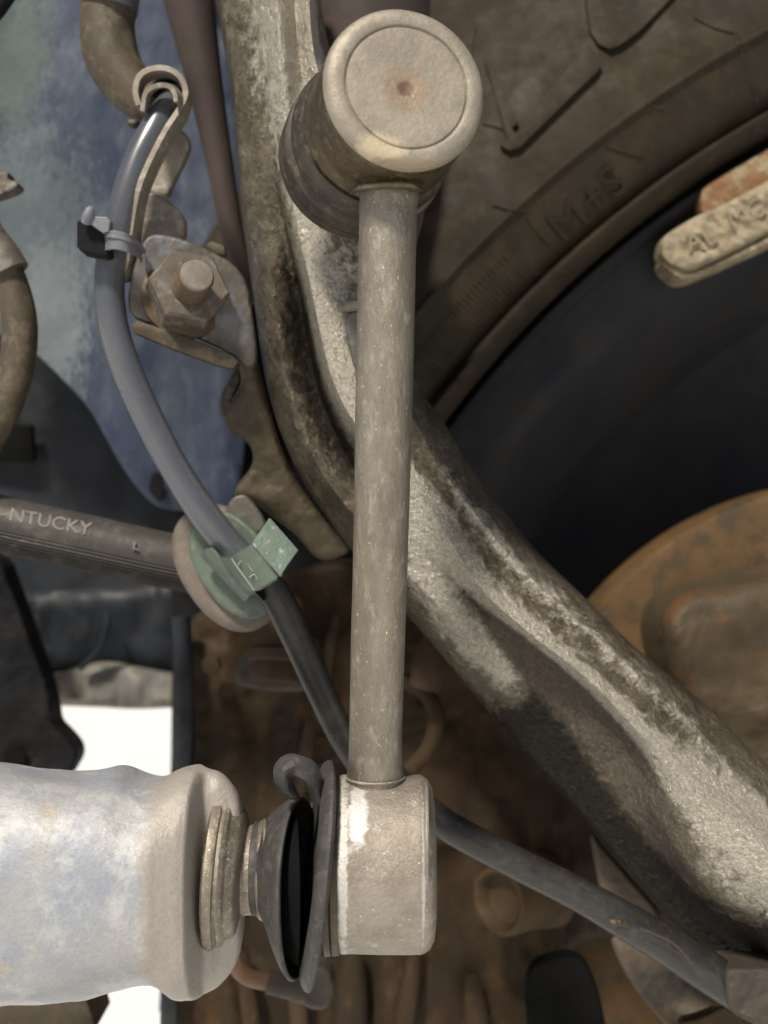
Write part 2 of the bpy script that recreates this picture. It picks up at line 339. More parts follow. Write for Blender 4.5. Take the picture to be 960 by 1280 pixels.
# ------------------------------------------------------------------ setting
g = bpy.data.materials.new('pale_concrete'); g.use_nodes = True
gn = g.node_tree.nodes; gl = g.node_tree.links
q = gn.new('ShaderNodeTexNoise'); q.inputs['Scale'].default_value = 3; q.inputs['Detail'].default_value = 8
rp = gn.new('ShaderNodeMix'); rp.data_type = 'RGBA'; rp.inputs[6].default_value = (.86, .86, .85, 1); rp.inputs[7].default_value = (.82, .82, .80, 1)
tc = gn.new('ShaderNodeTexCoord'); gl.new(tc.outputs['Object'], q.inputs['Vector']); gl.new(q.outputs[0], rp.inputs[0]); gl.new(rp.outputs[2], gn['Principled BSDF'].inputs['Base Color']); gn['Principled BSDF'].inputs['Roughness'].default_value = .9
me = bpy.data.meshes.new('m'); L = 800e3
me.from_pydata([(-L, -L, 0), (L, -L, 0), (L, L, 0), (-L, L, 0)], [], [(0, 1, 2, 3)])
put('ground', me, g, kind='structure', smooth=False)

# ---- wheel: tyre, rim barrel
WZ = -118.0; WX, WY, R0 = 1608.0, 1307.0, 1313.0
wc = P(WX, WY, WZ); wpx = PX(1, WZ)
def ring_prof(p, seg, a0, a1, z=WZ):
    rows = []
    for R, dz in p:
        rows.append([wc+Vector((math.cos(a)*R*wpx, -dz, math.sin(a)*R*wpx)) for a in (lerp(a0, a1, k/seg) for k in range(seg+1))])
    return rows
wheel = thing('wheel', wc, 'wheel with brown dusty tyre filling the upper right behind the link', 'wheel')
TY = [(-40, -60), (-12, -30), (-6, -14), (-3, -4), (2, 1), (9, 4), (17, 5), (21, 3), (24, -1), (28, 0.5), (36, 3), (60, 6), (98, 9), (101, 9.3), (104, 10.6), (107, 10.6), (110, 9.4), (140, 9), (190, 6), (240, 0), (290, -9), (330, -17), (380, -28), (425, -44), (440, -70), (445, -120)]
rows = ring_prof([(R0+a, b) for a, b in TY], 300, rad(-60), rad(143.8))
ty = put('tyre', mesh(*grid(rows)), M['tyre'], wheel)
ty['_b'] = tuple(wc)
def wz(px, py):
    "depth of the sidewall under a pixel"
    z = WZ
    for _ in range(4):
        p = P(px, py, z); r = math.hypot(p.x-wc.x, p.z-wc.z)/wpx-R0
        for (a, b), (c, d) in zip(TY[:-1], TY[1:]):
            if a <= r <= c: z = WZ+lerp(b, d, (r-a)/(c-a)); break
    return z
def sub(o, parent): o.parent = parent; o['_b'] = parent['_b']; return o
blocks = [
    [(606, 78), (612, 76), (648, 152), (640, 160), (645, 166), (727, 62), (738, 54), (752, 80), (748, 88), (650, 184), (636, 188), (626, 182), (634, 174)],
    [(733, -30), (733, 10), (738, 40), (748, 55), (762, 61), (776, 56), (800, 38), (845, -8), (845, -30)],
]
for b in blocks:
    put('tread_block', slab(b, 0, 5, .5, 2, zf=lambda x, y: wz(x, y)+2.6), M['tyre'], ty)
put('tread_block', slab([(470, -30), (585, -30), (596, 30), (590, 70), (540, 110), (470, 60)], 0, 5, .8, 2, zf=lambda x, y: wz(x, y)+1.5), M['tyre'], ty)
def trace(a, n, dz, rr):
    return [(x, y, wz(x, y)+dz, rr) for x, y in cr(a, n)]
for a in [((868, 22), (892, 34), (918, 41)), ((757, 182), (780, 190), (806, 196)), ((616, 256), (636, 262), (658, 264)), ((667, 343), (690, 340), (712, 341)), ((604, 155), (624, 160), (646, 168)), ((942, 165), (955, 160), (970, 158)), ((540, 470), (560, 476), (580, 478))]:
    put('mould_vent', tube(trace(a, 5, .2, 1.7), 8, 1), M['tyre'], ty)
for a in [((918, 42), (932, 85), (946, 128)), ((655, 266), (668, 286), (684, 304)), ((808, 128), (818, 133), (828, 137))]:
    put('sidewall_rib', tube(trace(a, 12, -.6, 4), 8, 1), M['tyre'], ty)
put('sidewall_lettering', text_on('M+S', 704, 305, 41, 56, wz, 1.1, 0, 1.1), M['letter'], ty)
# fine hatching moulded into the lower sidewall
hs = []
for k in range(26):
    a = math.atan2(1307-520, 1608-560)+.015+k*.0052
    for r0, r1 in ((40, 78),):
        x0 = WX-math.cos(a)*(R0+r0)*1.0; y0 = WY-math.sin(a)*(R0+r0); x1 = WX-math.cos(a)*(R0+r1); y1 = WY-math.sin(a)*(R0+r1)
        hs.append(tube([(x0, y0, wz(x0, y0)+.1, 1.5), (x1, y1, wz(x1, y1)+.1, 1.5)], 6, 2))
h = put('sidewall_hatching', join(*hs), M['tyre'], ty); h['kind'] = 'stuff'
RM = [(30, -40), (-2, -22), (-8, -16), (-10, -9), (-14, -7), (-22, -7), (-27, -9), (-31, -13), (-60, -15), (-85, -17), (-112, -22), (-140, -38), (-175, -62), (-215, -88), (-300, -96), (-330, -104), (-420, -112), (-800, -118)]
rows = ring_prof([(R0+a, b) for a, b in RM], 260, rad(-60), rad(148.2))
put('rim', mesh(*grid(rows)), M['rim'], wheel)

# wheel weight on the rim's inner edge
ww = thing('wheel_weight', P(900, 280, -125), 'tan wheel weight with rusty clip hammered on the rim edge', 'wheel weight')
me = relief([(826, 300), (838, 289), (874, 268), (900, 258), (960, 226), (1010, 200), (1010, 262), (960, 292), (915, 315), (885, 330), (858, 341), (836, 330), (827, 322)], -116, 1.5, 12, 5, sc=.06, edge=7, roll=2)
put('weight_body', me, M['lead'], ww)
me = relief([(826, 322), (858, 341), (885, 330), (915, 315), (960, 292), (1010, 262), (1010, 285), (960, 309), (905, 334), (862, 352), (846, 350), (828, 334)], -118, .8, 12, 6, sc=.05, edge=9, roll=3)
put('weight_lower_edge', me, M['lead'], ww)
me = relief([(875, 240), (884, 230), (960, 186), (1010, 158), (1010, 222), (960, 240), (905, 262), (877, 274)], -119, .8, 8, 7, sc=.05, edge=4, roll=1)
put('clip', me, M['orange'], ww)
put('stamped_mark', text_on('AL', 862, 316, 25, 34, lambda x, y: -115.1, .25, .0), M['lead'], ww)
put('stamped_mark', text_on('MC', 915, 287, 25, 34, lambda x, y: -115.1, .25, .0), M['lead'], ww)

# brake rotor + caliper
RX, RY, RR = 1082, 1037, 438
rc = P(RX, RY, -150); rpx = PX(1, -150)
rot = thing('brake_rotor', rc, 'rusty orange brake rotor rising behind the lower right arm', 'brake rotor')
def disc(c, px, prof, seg=200):
    return mesh(*grid([[c+Vector((math.cos(2*math.pi*k/seg)*R*px, -dz, math.sin(2*math.pi*k/seg)*R*px)) for k in range(seg)] for R, dz in prof], True, True))
put('rotor_disc', disc(rc, rpx, [(RR-3, -26), (RR, -22), (RR, -4), (RR-4, -1), (RR-10, 0), (200, 2), (150, 2)]), M['rotor'], rot)
cal = thing('brake_caliper', P(900, 850, -95), 'brown rust-mottled caliper casting in front of the rotor at the right edge', 'brake caliper')
me = relief([(822, 790), (828, 765), (842, 748), (870, 736), (900, 732), (935, 722), (1040, 700), (1040, 1080), (980, 1060), (930, 1010), (880, 930), (842, 865), (828, 830)], -108, 5, 30, 9, sc=.012, edge=26, roll=14)
put('caliper_body', me, M['caliper'], cal)
# ---- inner body panels behind the left half
pan = put('inner_fender_panel', relief([(-90, -60), (310, -60), (310, 655), (250, 641), (198, 636), (178, 618), (150, 580), (112, 508), (60, 455), (36, 434), (-90, 380)], -150, 1.6, 3, 16, zf=lambda x, y: -150-.03*(x-100), sc=.008, edge=8, roll=2), M['blue'], base=P(100, 300, -150), label='mottled blue grey inner fender panel behind the bent grey hose', cat='body panel')
me = relief([(184, 612), (190, 592), (199, 588), (203, 600), (207, 622), (198, 628)], -148.5, .1, 1.5, 6, edge=3, roll=.5)
put('slot_cover', me, M['dark'], pan)
lp = put('lower_inner_panel', relief([(-90, 330), (60, 400), (310, 560), (310, 775), (-90, 775)], -200, 3, 3, 18, sc=.008, edge=8, roll=2), M['dblue'], base=P(100, 600, -200), label='dark lower inner panel with square hole above the ribbed hose', cat='body panel')
me = slab([(-60, 534), (40, 531), (42, 574), (38, 578), (-60, 572)], -192, 4, .5)
put('square_hole_shade', me, M['black'], lp)  # black slab paints the dark inside of the square hole
# curved crossmember with a pale lower lip
cm = thing('crossmember', P(140, 850, -210), 'curved dark crossmember with dusty beige lower lip over the bright gap', 'crossmember')
me = relief([(-80, 740), (240, 715), (340, 720), (340, 850), (240, 852), (150, 842), (100, 842), (66, 850), (-80, 845)], -196, 4, 30, 12, sc=.014, edge=30, roll=12)
put('crossmember_shell', me, M['dblue'], cm)
me = relief([(-80, 842), (64, 846), (100, 834), (130, 826), (180, 836), (236, 846), (300, 850), (300, 884), (226, 884), (170, 887), (110, 883), (-80, 879)], -190, 2.2, 30, 8, sc=.03, edge=10, roll=6)
put('crossmember_lip', me, M['cross'], cm)
put('weld_seam', tube([(100, 836, -184, 4), (125, 810, -183, 4), (134, 780, -183, 4), (133, 765, -185, 3)], 8, 5), M['dblue'], cm)
# dark bracket lower left
db = thing('dark_bracket', P(30, 900, -120), 'black drooping bracket with round hole at the left edge', 'bracket')
me = relief([(-80, 690), (0, 690), (18, 740), (40, 800), (58, 850), (66, 885), (68, 905), (82, 918), (96, 935), (97, 950), (88, 966), (82, 975), (60, 985), (-80, 985)], -150, 2, 12, 10, sc=.02, edge=8, roll=3)
put('bracket_plate', me, M['dark'], db)
put('bolt_hole', lathe(P(19, 945, -147.5), Vector((0, 1, 0)), [(0, PX(13, -149)), (1.5, PX(12, -149))], 20), M['black'], db)
put('lower_arm_edge', relief([(-60, 1225), (100, 1225), (112, 1252), (126, 1300), (-60, 1300)], -90, 1, 20, 10, edge=6, roll=3), M['olive'], base=P(40, 1260, -90), label='dark brown part under the sway bar at lower left corner', cat='bracket')
# backing liner
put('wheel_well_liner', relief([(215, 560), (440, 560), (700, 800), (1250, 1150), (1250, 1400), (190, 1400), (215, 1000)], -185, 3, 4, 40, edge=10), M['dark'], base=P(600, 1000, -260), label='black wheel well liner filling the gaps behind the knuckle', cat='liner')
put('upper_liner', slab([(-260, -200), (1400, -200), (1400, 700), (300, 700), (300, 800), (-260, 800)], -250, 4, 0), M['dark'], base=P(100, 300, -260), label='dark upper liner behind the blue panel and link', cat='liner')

# mauve beam behind, left of the arm
put('strut_beam', tube([(222, -70, -100, 33), (236, 0, -100, 31), (257, 110, -100, 22), (274, 200, -100, 17), (292, 300, -100, 14), (315, 380, -100, 12)], 20, 8), M['beam'], base=P(240, 100, -100), label='mauve brown tapering strut between blue panel and knuckle top', cat='strut')
put('strut_tube', tube([(455, -60, -105, 85), (455, 60, -105, 82), (455, 200, -105, 80), (455, 330, -105, 60)], 32, 5), M['beam'], base=P(455, 60, -105), label='mauve brown strut tube peeking out above the ball joint cap', cat='strut')

def hexn0(c, ax, r_, h):
    u = ax.orthogonal().normalized(); v = ax.cross(u)
    return mesh(*grid([[c+ax*d+(u*math.cos(k*math.pi/3)+v*math.sin(k*math.pi/3))*r_*f for k in range(6)] for d, f in ((0, 1), (h*.8, 1), (h, .85))], True, True))
# ---- steering knuckle backing, rusty
kn = thing('brake_backing', P(480, 1000, -120), 'rusty brown brake backing behind the link joint, cast ribs and round boss', 'brake backing')
def kz(x, y):
    z = -128-.02*abs(x-450)
    z += 2.2*math.exp(-((x-285)/14)**2)+2.4*math.exp(-((x-372-.02*(y-900))/13)**2)-3*math.exp(-((x-325)/16)**2)
    z -= 4*math.exp(-((x-455)/20)**2) if y > 1150 else 0
    z += 7*math.exp(-(((x-600)-.55*(y-1000))/38)**2-((y-1020)/110)**2)
    return z
me = relief([(226, 770), (224, 880), (222, 960), (208, 1100), (206, 1340), (440, 1340), (700, 1340), (720, 1250), (705, 1195), (740, 1170), (800, 1180), (860, 1150), (760, 960), (660, 860), (560, 760), (440, 690), (330, 730)], -128, 3.5, 20, 8, zf=kz, sc=.016, edge=12, roll=5)
put('backing_plate', me, M['knuck'], kn)
put('backing_edge', tube([(226, 770, -122, 12), (231, 880, -122, 13), (228, 960, -122, 14), (214, 1120, -122, 12), (212, 1320, -122, 12)], 16, 6), M['dblue'], kn)
for x0, y0, x1, y1, r in ((388, 900, 376, 990, 10), (302, 1190, 322, 1330, 12), (365, 1150, 378, 1330, 13), (520, 1180, 498, 1330, 14), (420, 770, 395, 900, 9)):
    put('cast_rib', tube([(x0, y0, -126, r*.6), ((x0+x1)/2, (y0+y1)/2, -124, r), (x1, y1, -127, r*.7)], 12, 6, flat=.8), M['boss' if x0 in (388, 365, 420) else 'knuck'], kn)
bc = P(622, 1127, -104)
bo = put('cast_boss', lathe(bc, Vector((.62, .60, -.02)), [(6, .1), (5.6, PX(22, -110)), (4.6, PX(29, -110)), (.8, PX(33, -110)), (0, PX(36, -110)), (.2, PX(41, -110)), (1.5, PX(43, -110)), (14, PX(45, -110)), (26, PX(50, -110))], 40, .5), M['boss'], kn)
me = relief([(291, 840), (300, 822), (322, 800), (372, 790), (398, 800), (405, 850), (392, 864), (340, 866), (296, 858)], -112, .8, 5, 6, edge=8, roll=2)
pl = put('guard_plate', me, M['fit'], kn)
put('hose_boss', lathe(P(348, 800, -108), Vector((.05, .25, 1)), [(-14, 8), (-11, 9), (-8, 8.6), (-7, 10), (-4, 10.4), (-3, 9.2), (4, 8.6), (14, 8)], 32), M['boss'], kn)
put('shadow_pocket', relief([(660, 1210), (705, 1192), (735, 1200), (752, 1250), (765, 1330), (665, 1330), (658, 1260)], -108, .5, 6, 10, edge=6, roll=2), M['black'], kn)  # black plate paints the shade of a recess
for x0, y0, x1, y1, r_ in ((440, 1190, 436, 1330, 22), (590, 1215, 600, 1330, 15)):
    put('cast_rib', tube([(x0, y0, -126, r_*.6), ((x0+x1)/2, (y0+y1)/2, -125, r_), (x1, y1, -127, r_*.8)], 12, 6, flat=.7), M['knuck'], kn)
for x, y, q in ((265, 830, 13), (262, 1010, 10)):
    put('bolt_head', hexn0(P(x, y, -122), Vector((0, -1, 0)), PX(q, -120), 3), M['boss'], kn)
put('coiled_hose', tube([(495, 850, -104, 11), (528, 862, -103, 11), (545, 895, -102, 11), (536, 935, -103, 11), (508, 965, -104, 10), (480, 985, -105, 10)], 14, 8), M['knuck'], base=P(520, 900, -90), label='dark curved hose looping out behind the lower rod', cat='hose')
put('pipe_elbow', tube([(555, 800, -96, 26), (540, 830, -94, 24), (530, 860, -94, 20)], 18, 6), M['boss'], base=P(540, 830, -94), label='short brown stub behind the rod under the knuckle arm', cat='pipe')

# copper line with bleeder fitting
cl = thing('brake_line', P(340, 1230, -85), 'copper coloured brake line ending in grey fitting at the bottom', 'brake line')
put('line', tube([(292, 1190, -84, 10), (296, 1208, -84, 11), (312, 1222, -84, 11), (340, 1228, -84, 11)], 14, 6), M['cop'], cl)
put('sleeve', tube([(335, 1227, -84, 15), (352, 1231, -84, 15), (384, 1240, -84, 15)], 14, 4), M['fit'], cl)
put('fitting', relief([(372, 1222), (385, 1205), (412, 1208), (420, 1235), (410, 1262), (388, 1262), (372, 1250)], -80, .8, 8, 6, edge=8, roll=3), M['fit'], cl)

# ---- lower right guard plate and wheel speed wire
gp = thing('cable_guard', P(830, 1200, -85), 'tan curved guard plate under the cable at lower right', 'guard plate')
def gz(x, y): return -82-10*math.exp(-((x-860)/60)**2-((y-1240)/50)**2)
put('guard_sheet', relief([(762, 1172), (800, 1180), (870, 1190), (930, 1230), (960, 1300), (960, 1340), (880, 1340), (835, 1285), (800, 1245), (778, 1212)], -84, 1, 3, 7, zf=gz, edge=8, roll=2), M['plate'], gp)
put('guard_tongue', relief([(737, 1040), (752, 1055), (790, 1100), (835, 1150), (800, 1165), (762, 1152), (752, 1120)], -84, 1, 3, 7, edge=6, roll=2), M['plate'], gp)
put('guard_strip', relief([(905, 1255), (930, 1262), (1000, 1290), (1000, 1340), (880, 1340), (840, 1278), (880, 1268)], -70, .8, 3, 7, edge=6, roll=2), M['boss'], gp)
wr = thing('wheel_speed_cable', P(640, 1080, -62), 'black cable running diagonally from the lower joint to the right corner', 'cable')
put('cable_sheath', tube([(470, 950, -62, 18), (520, 1000, -60, 19), (560, 1033, -58, 19.5), (640, 1076, -56, 20), (720, 1116, -54, 21), (780, 1150, -52, 23), (840, 1185, -52, 25), (890, 1218, -52, 26), (925, 1240, -53, 26)], 24, 10), M['wire'], wr)
put('cable_flash', tube([(800, 1160, -43.5, 1.2), (840, 1178, -42.5, 1.6), (862, 1200, -42, 1.4)], 8, 5), M['olive'], wr)
put('cable_scab', relief([(760, 1150), (775, 1147), (780, 1152), (792, 1154), (786, 1160), (774, 1158), (766, 1161)], -45.5, 1.2, 3, 3, sc=.2, edge=4, roll=1.5, sm=0), M['olive'], wr)
put('cable_clamp', relief([(904, 1214), (915, 1208), (1000, 1212), (1000, 1300), (940, 1280), (908, 1262)], -44, 1.2, 14, 6, sc=.03, edge=7, roll=3), M['fit'], wr)

# ---- knuckle arm (big casting)
Arows = dict(
 A=[(262,-40),(288,110),(300,240),(318,380),(338,500),(378,600),(448,698),(528,790),(588,862),(652,941),(720,1015),(785,1092),(860,1172),(915,1207),(990,1262)],
 B=[(284,-40),(306,110),(318,240),(342,370),(362,490),(402,590),(480,685),(560,768),(628,838),(684,912),(738,995),(803,1070),(878,1150),(945,1192),(1010,1235)],
 C=[(312,-40),(326,110),(345,235),(372,360),(398,488),(440,582),(500,662),(588,750),(650,806),(718,868),(782,940),(822,1022),(876,1100),(950,1160),(1020,1210)],
 D=[(342,-40),(356,105),(364,235),(388,355),(418,480),(468,562),(527,622),(600,733),(664,793),(736,850),(803,920),(868,988),(942,1048),(1010,1100),(1080,1160)],
 E=[(366,-40),(378,100),(420,220),(430,345),(455,470),(508,555),(548,608),(622,714),(685,772),(755,838),(828,903),(895,966),(968,1028),(1035,1085),(1100,1140)],
 F=[(385,-40),(400,95),(480,210),(480,340),(484,455),(528,545),(562,600),(641,700),(706,761),(775,822),(850,895),(915,960),(985,1020),(1052,1080),(1120,1130)],
 G=[(396,-40),(424,90),(530,200),(515,335),(516,462),(558,533),(592,588),(662,678),(732,748),(801,815),(869,870),(936,934),(1004,997),(1072,1060),(1145,1118)])
Z = dict(A=[-64]*15, B=[-58,-58,-58,-50,-50,-50,-50,-50,-58,-60,-60,-60,-60,-58,-58],
 C=[-54,-54,-54,-62,-62,-58,-45,-50,-52,-52,-50,-45,-40,-42,-44], D=[-40,-40,-45,-42,-41,-40,-40,-40,-40,-40,-38,-33,-29,-29,-29],
 E=[-50,-50,-50,-45,-44,-45,-46.5,-47.5,-47.5,-47,-46,-42,-39,-38,-38], F=[-42,-44,-52,-48,-46,-46,-44,-45,-46,-46,-46,-45,-44,-44,-44], G=[-62,-62,-62,-60,-60,-60,-60,-60,-60,-60,-60,-60,-60,-60,-60])
dust_light  = dict(A=[0]*15, B=[.3,.3,.1,0,0,0,.3,.9,.8,.2,0,0,0,0,0], C=[.5,.5,.3,.3,.3,.3,1,.55,.05,0,0,.15,.35,.4,.4], D=[1,.9,.7,.9,.9,.8,1,1,1,1,1,1,1,1,1], E=[.9,1,.3,.6,.6,.3,.35,.35,.3,.3,.3,.6,.9,1,1], F=[1,1,.2,.3,.3,.15,.55,.6,.6,.55,.5,.45,.4,.4,.4], G=[0]*15)  # real dust on the ridges, mixed with a painted crest highlight
grease_shade = dict(A=[.2,.1,.1,.1,.1,.1,.1,.1,.4,.9,1,1,1,1,1], B=[0,0,.1,.4,.3,.2,.1,.0,.2,.9,.9,.9,1,1,1], C=[0,0,.1,.7,.8,.7,.1,.6,.5,.2,.1,.1,.3,.6,.8], D=[0]*15, E=[0]*15, F=[0]*15, G=[0]*15)  # real grease stains, also painted shade along the recess
pocket_brown = dict(A=[.1]*15, B=[.1]*15, C=[.0,.0,.0,.1,.1,.1,.0,.3,1,1,1,.8,.4,.2,.1], D=[0]*15, E=[0]*15, F=[0]*15, G=[0]*15)  # brown tone, strongest in the smooth pocket
n = 26; keys = 'ABCDEFG'
along = {k: cr([(x, y, z, a, b, c) for (x, y), z, a, b, c in zip(Arows[k], Z[k], dust_light[k], grease_shade[k], pocket_brown[k])], n) for k in keys}
rows = []; att = []
for i in range(len(along['A'])):
    pk = [along[k][i] for k in keys]; across = cr(pk, 11); row = []
    lin = [tuple(lerp(u_, v_, t/11) for u_, v_ in zip(pk[q_], pk[q_+1])) for q_ in range(6) for t in range(11)]+[pk[-1]]
    across = [tuple(lerp(a_, b_, .6) for a_, b_ in zip(c_, d_)) for c_, d_ in zip(across, lin)]
    m = len(across)
    for j, p in enumerate(across):
        x, y, z = p[:3]; e = min(1, j/4, (m-1-j)/4)
        v = Vector((x*.03, y*.03, 0))
        nz_ = noise.fractal(v, 1.0, 2.1, 5)*.6+noise.fractal(v*4, 1, 2, 4)*.4+noise.fractal(v*11, 1, 2, 3)*.22
        zz = z+nz_*(.3+.7*e)+(-4*(1-e)**2)
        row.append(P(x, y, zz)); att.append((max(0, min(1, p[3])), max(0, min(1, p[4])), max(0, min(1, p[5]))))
    a, b = row[0], row[-1]
    for f in (.0, .33, .66, 1.0):
        row.append(b.lerp(a, f)+Vector((0, 12+14*math.sin(math.pi*f), 0))); att.append((0, 0, 0))
    rows.append(row)
vs, fs = grid(rows, True, True)
me = mesh(vs, fs)
ca = me.color_attributes.new('surface_tone', 'FLOAT_COLOR', 'POINT')
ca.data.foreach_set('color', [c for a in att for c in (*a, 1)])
arm = put('knuckle_arm', me, M['arm'], base=P(560, 640, -60), label='heavy cast knuckle arm with dusty, highlight-painted ridges curving down behind the rod', cat='suspension arm')
put('raised_pad', relief([(422, 388), (432, 376), (460, 370), (470, 376), (470, 386), (440, 388)], -40, .4, 5, 5, edge=4, roll=1.5), M['tan'], arm)
put('worn_flat', relief([(430, 390), (462, 388), (468, 480), (446, 470), (434, 430)], -42.0, .4, 4, 5, edge=4, roll=1), M['brk'], arm)

# ---- sway bar
sb = thing('sway_bar', P(100, 1100, -10), 'thick pale blue grey sway bar end entering from the lower left', 'sway bar')
def ringloft(sections, seg=72, nn=6, z0=-12, lump=.6, sq=1.0, yaw=0):
    "sections: (px, top py, bottom py, depth radius mm)"
    q = cr(sections, nn); rows = []
    for x, t, b, dr in q:
        cy = (t+b)/2; ry = PX((b-t)/2, z0); c = P(x, cy, z0); row = []
        for k in range(seg):
            a = 2*math.pi*k/seg; ca_, sa_ = math.cos(a), math.sin(a)
            ca_ = math.copysign(abs(ca_)**sq, ca_); sa_ = math.copysign(abs(sa_)**sq, sa_)
            p = c+Vector((0, -ca_*dr, sa_*ry)); d = Vector((0, -ca_, sa_))
            nz_ = noise.fractal(p*.05, 1, 2, 4)
            row.append(p+d*nz_*lump)
        rows.append(row)
    return mesh(*grid(rows, True, True))
full = ringloft([(-120, 950, 1262, 28), (-60, 954, 1250, 28), (0, 960, 1243, 28), (60, 966, 1241, 27.5), (110, 969, 1237, 27), (145, 964, 1230, 26.5), (175, 973, 1222, 26), (194, 975, 1220, 25.5), (206, 972, 1224, 25), (216, 966, 1233, 24), (228, 961, 1242, 23), (240, 959, 1243, 22), (247, 959, 1243, 20.5), (252, 960, 1243, 15), (257, 961, 1242, 8.5), (265, 964, 1238, 7), (276, 968, 1230, 7), (288, 978, 1216, 6.5), (298, 992, 1198, 6), (303, 1012, 1176, 5), (305, 1040, 1150, 3)], nn=10, seg=110, sq=.8, lump=.8)
ca = full.color_attributes.new('surface_tone', 'FLOAT_COLOR', 'POINT')
for v, c_ in zip(full.vertices, ca.data):
    t = (v.co.x-P(165, 0, -2).x)/(P(215, 0, -2).x-P(165, 0, -2).x)
    t = max(0, min(1, t)); c_.color = (t, 0, 0, 1)
def part_of(me, f):
    bm = bmesh.new(); bm.from_mesh(me); bmesh.ops.delete(bm, geom=[g_ for g_ in bm.faces if not f(g_.calc_center_median())], context='FACES')
    m2 = bpy.data.meshes.new('m'); bm.to_mesh(m2); bm.free(); return m2
cutf = lambda p: p.x < P(192, 0, -2).x + 1.2*noise.noise(Vector((0, p.y*.2, p.z*.2))) - .06*abs(p.z-P(0, 1100, -2).z)
put('bar', part_of(full, cutf), M['barm'], sb)
put('forged_eye', part_of(full, lambda p: not cutf(p)), M['barm'], sb)

# ---- the link
ln = thing('sway_bar_link', P(470, 640, 0), 'long dusty steel sway bar link with a round ball joint at each end', 'sway bar link')
# lower joint: built along its stud axis from right to left
c0 = P(543, 1078, -12)
axl = (P(425, 1079, -12)-c0); Lc = axl.length; rr = PX(108.5, -12)
prof = [(-.1, .1), (0, rr*.72), (.5, rr*.86), (1.6, rr*.945), (3.0, rr*.985), (4.2, rr), (4.9, rr*.998), (8, rr*1.002), (Lc*.6, rr), (Lc-2.6, rr*.995), (Lc-2, rr*.998), (Lc-.6, rr*1.0), (Lc, rr*.985), (Lc+.2, rr*.6)]
put('lower_joint_housing', lathe(c0, axl, prof, 96, .25), M['cup'], ln)
put('joint_seam', tube([(531+3*math.cos(a*.5), 1078+math.sin(a)*100, -12+math.cos(a)*PX(108.5, -12)*1.0, 2.4) for a in [k*.1 for k in range(-14, 15)]], 8, 3), M['cup'], ln)
prof = [(-.5, rr*.6), (0, rr*.98), (.5, rr*1.0), (1.9, rr*1.005), (2.2, rr*.985), (2.5, rr*1.005), (4.0, rr*1.01), (4.4, rr*.97), (4.5, rr*.5)]
put('clamp_band', lathe(P(426, 1079, -12), axl, prof, 96, .35), M['olive'], ln)
# torn washer of the boot: tilted disc
dc = P(404, 1088, -12); dax = Vector((-1, -.10, .115))
r2 = PX(138, -12)
put('boot_flange', lathe(dc, dax, [(-.2, r2*.5), (0, r2*.9), (.3, r2*.97), (1.0, r2*1.0), (1.9, r2*.995), (3.0, r2*.95), (3.8, r2*.86), (3.6, r2*.7), (3, r2*.5)], 140, 2.0), M['torn'], ln)
put('curled_lip', tube([(398, 1000, -2, 8), (392, 975, 0, 10), (383, 961, 2, 11), (368, 955, 3, 11), (355, 963, 3, 11), (355, 978, 2, 10), (366, 992, -2, 8)], 18, 8, flat=1.5, rfun=lambda a, t: 1+.18*math.sin(3*a+9*t)), M['torn'], ln)
# boot cone, open toward the flange and yawed so its torn mouth shows
def cone(secs, yaw0, yaw1, seg=64, nn=6, flip=1):
    q = cr(secs, nn); rows = []
    for i, (x, y, z, r) in enumerate(q):
        ya = rad(lerp(yaw0, yaw1, (i/(len(q)-1))**1.3)); c = P(x, y, z); R = PX(r, z)
        hx = Vector((math.sin(ya), math.cos(ya), 0))
        rows.append([c+(hx*math.cos(2*math.pi*k/seg)+Vector((0.0, 0, 1))*math.sin(2*math.pi*k/seg))*R for k in range(seg)])
    return mesh(*grid(rows, True, False))
me = cone([(318, 1085, -14, 57), (330, 1086, -14, 60), (340, 1090, -13, 74), (352, 1098, -13, 92), (364, 1104, -12, 106), (373, 1108, -12, 112)], 2, 9)
o = put('dust_boot', me, M['torn'], ln)
so_ = o.modifiers.new('thick', 'SOLIDIFY'); so_.thickness = .0011; so_.offset = -1
put('boot_cavity', lathe(P(370, 1106, -12), Vector((-1, -.12, 0)), [(-.1, .2), (0, PX(96, -12)), (6, PX(74, -12)), (8, PX(30, -12))], 48), M['black'], ln)  # black insert paints the shade inside the torn boot
put('boot_wire', tube([(331+3*math.cos(a*.5)*0, 1087+math.sin(a)*62, -14+math.cos(a)*PX(62, -14), 2.6) for a in [k*.12 for k in range(-14, 15)]], 8, 2), M['nutm'], ln)
# stud shoulder and nut flange
put('stud_collar', lathe(P(338, 1086, -14), Vector((-1, 0, 0)), [(-1, 8), (0, 11.5), (.6, PX(60, -14)), (1.8, PX(61, -14)), (2.6, PX(59, -14)), (3.2, PX(55, -14)), (5.5, PX(54.5, -14)), (8.5, PX(57, -14)), (10, PX(61, -14))], 64, .5), M['nutm'], ln)
put('stud_flange', lathe(P(305, 1089, -14), Vector((-1, 0, .06)), [(k_, PX(r_, -14)) for k_, r_ in ((-.4, 52), (0, 64), (.5, 74), (1.4, 79), (3.0, 82), (3.3, 84), (3.8, 89), (4.8, 91.5), (5.4, 90), (5.7, 90), (6.0, 94), (7.0, 96), (8.2, 95), (8.8, 90), (9.0, 60))], 110, .45), M['nutm'], ln)
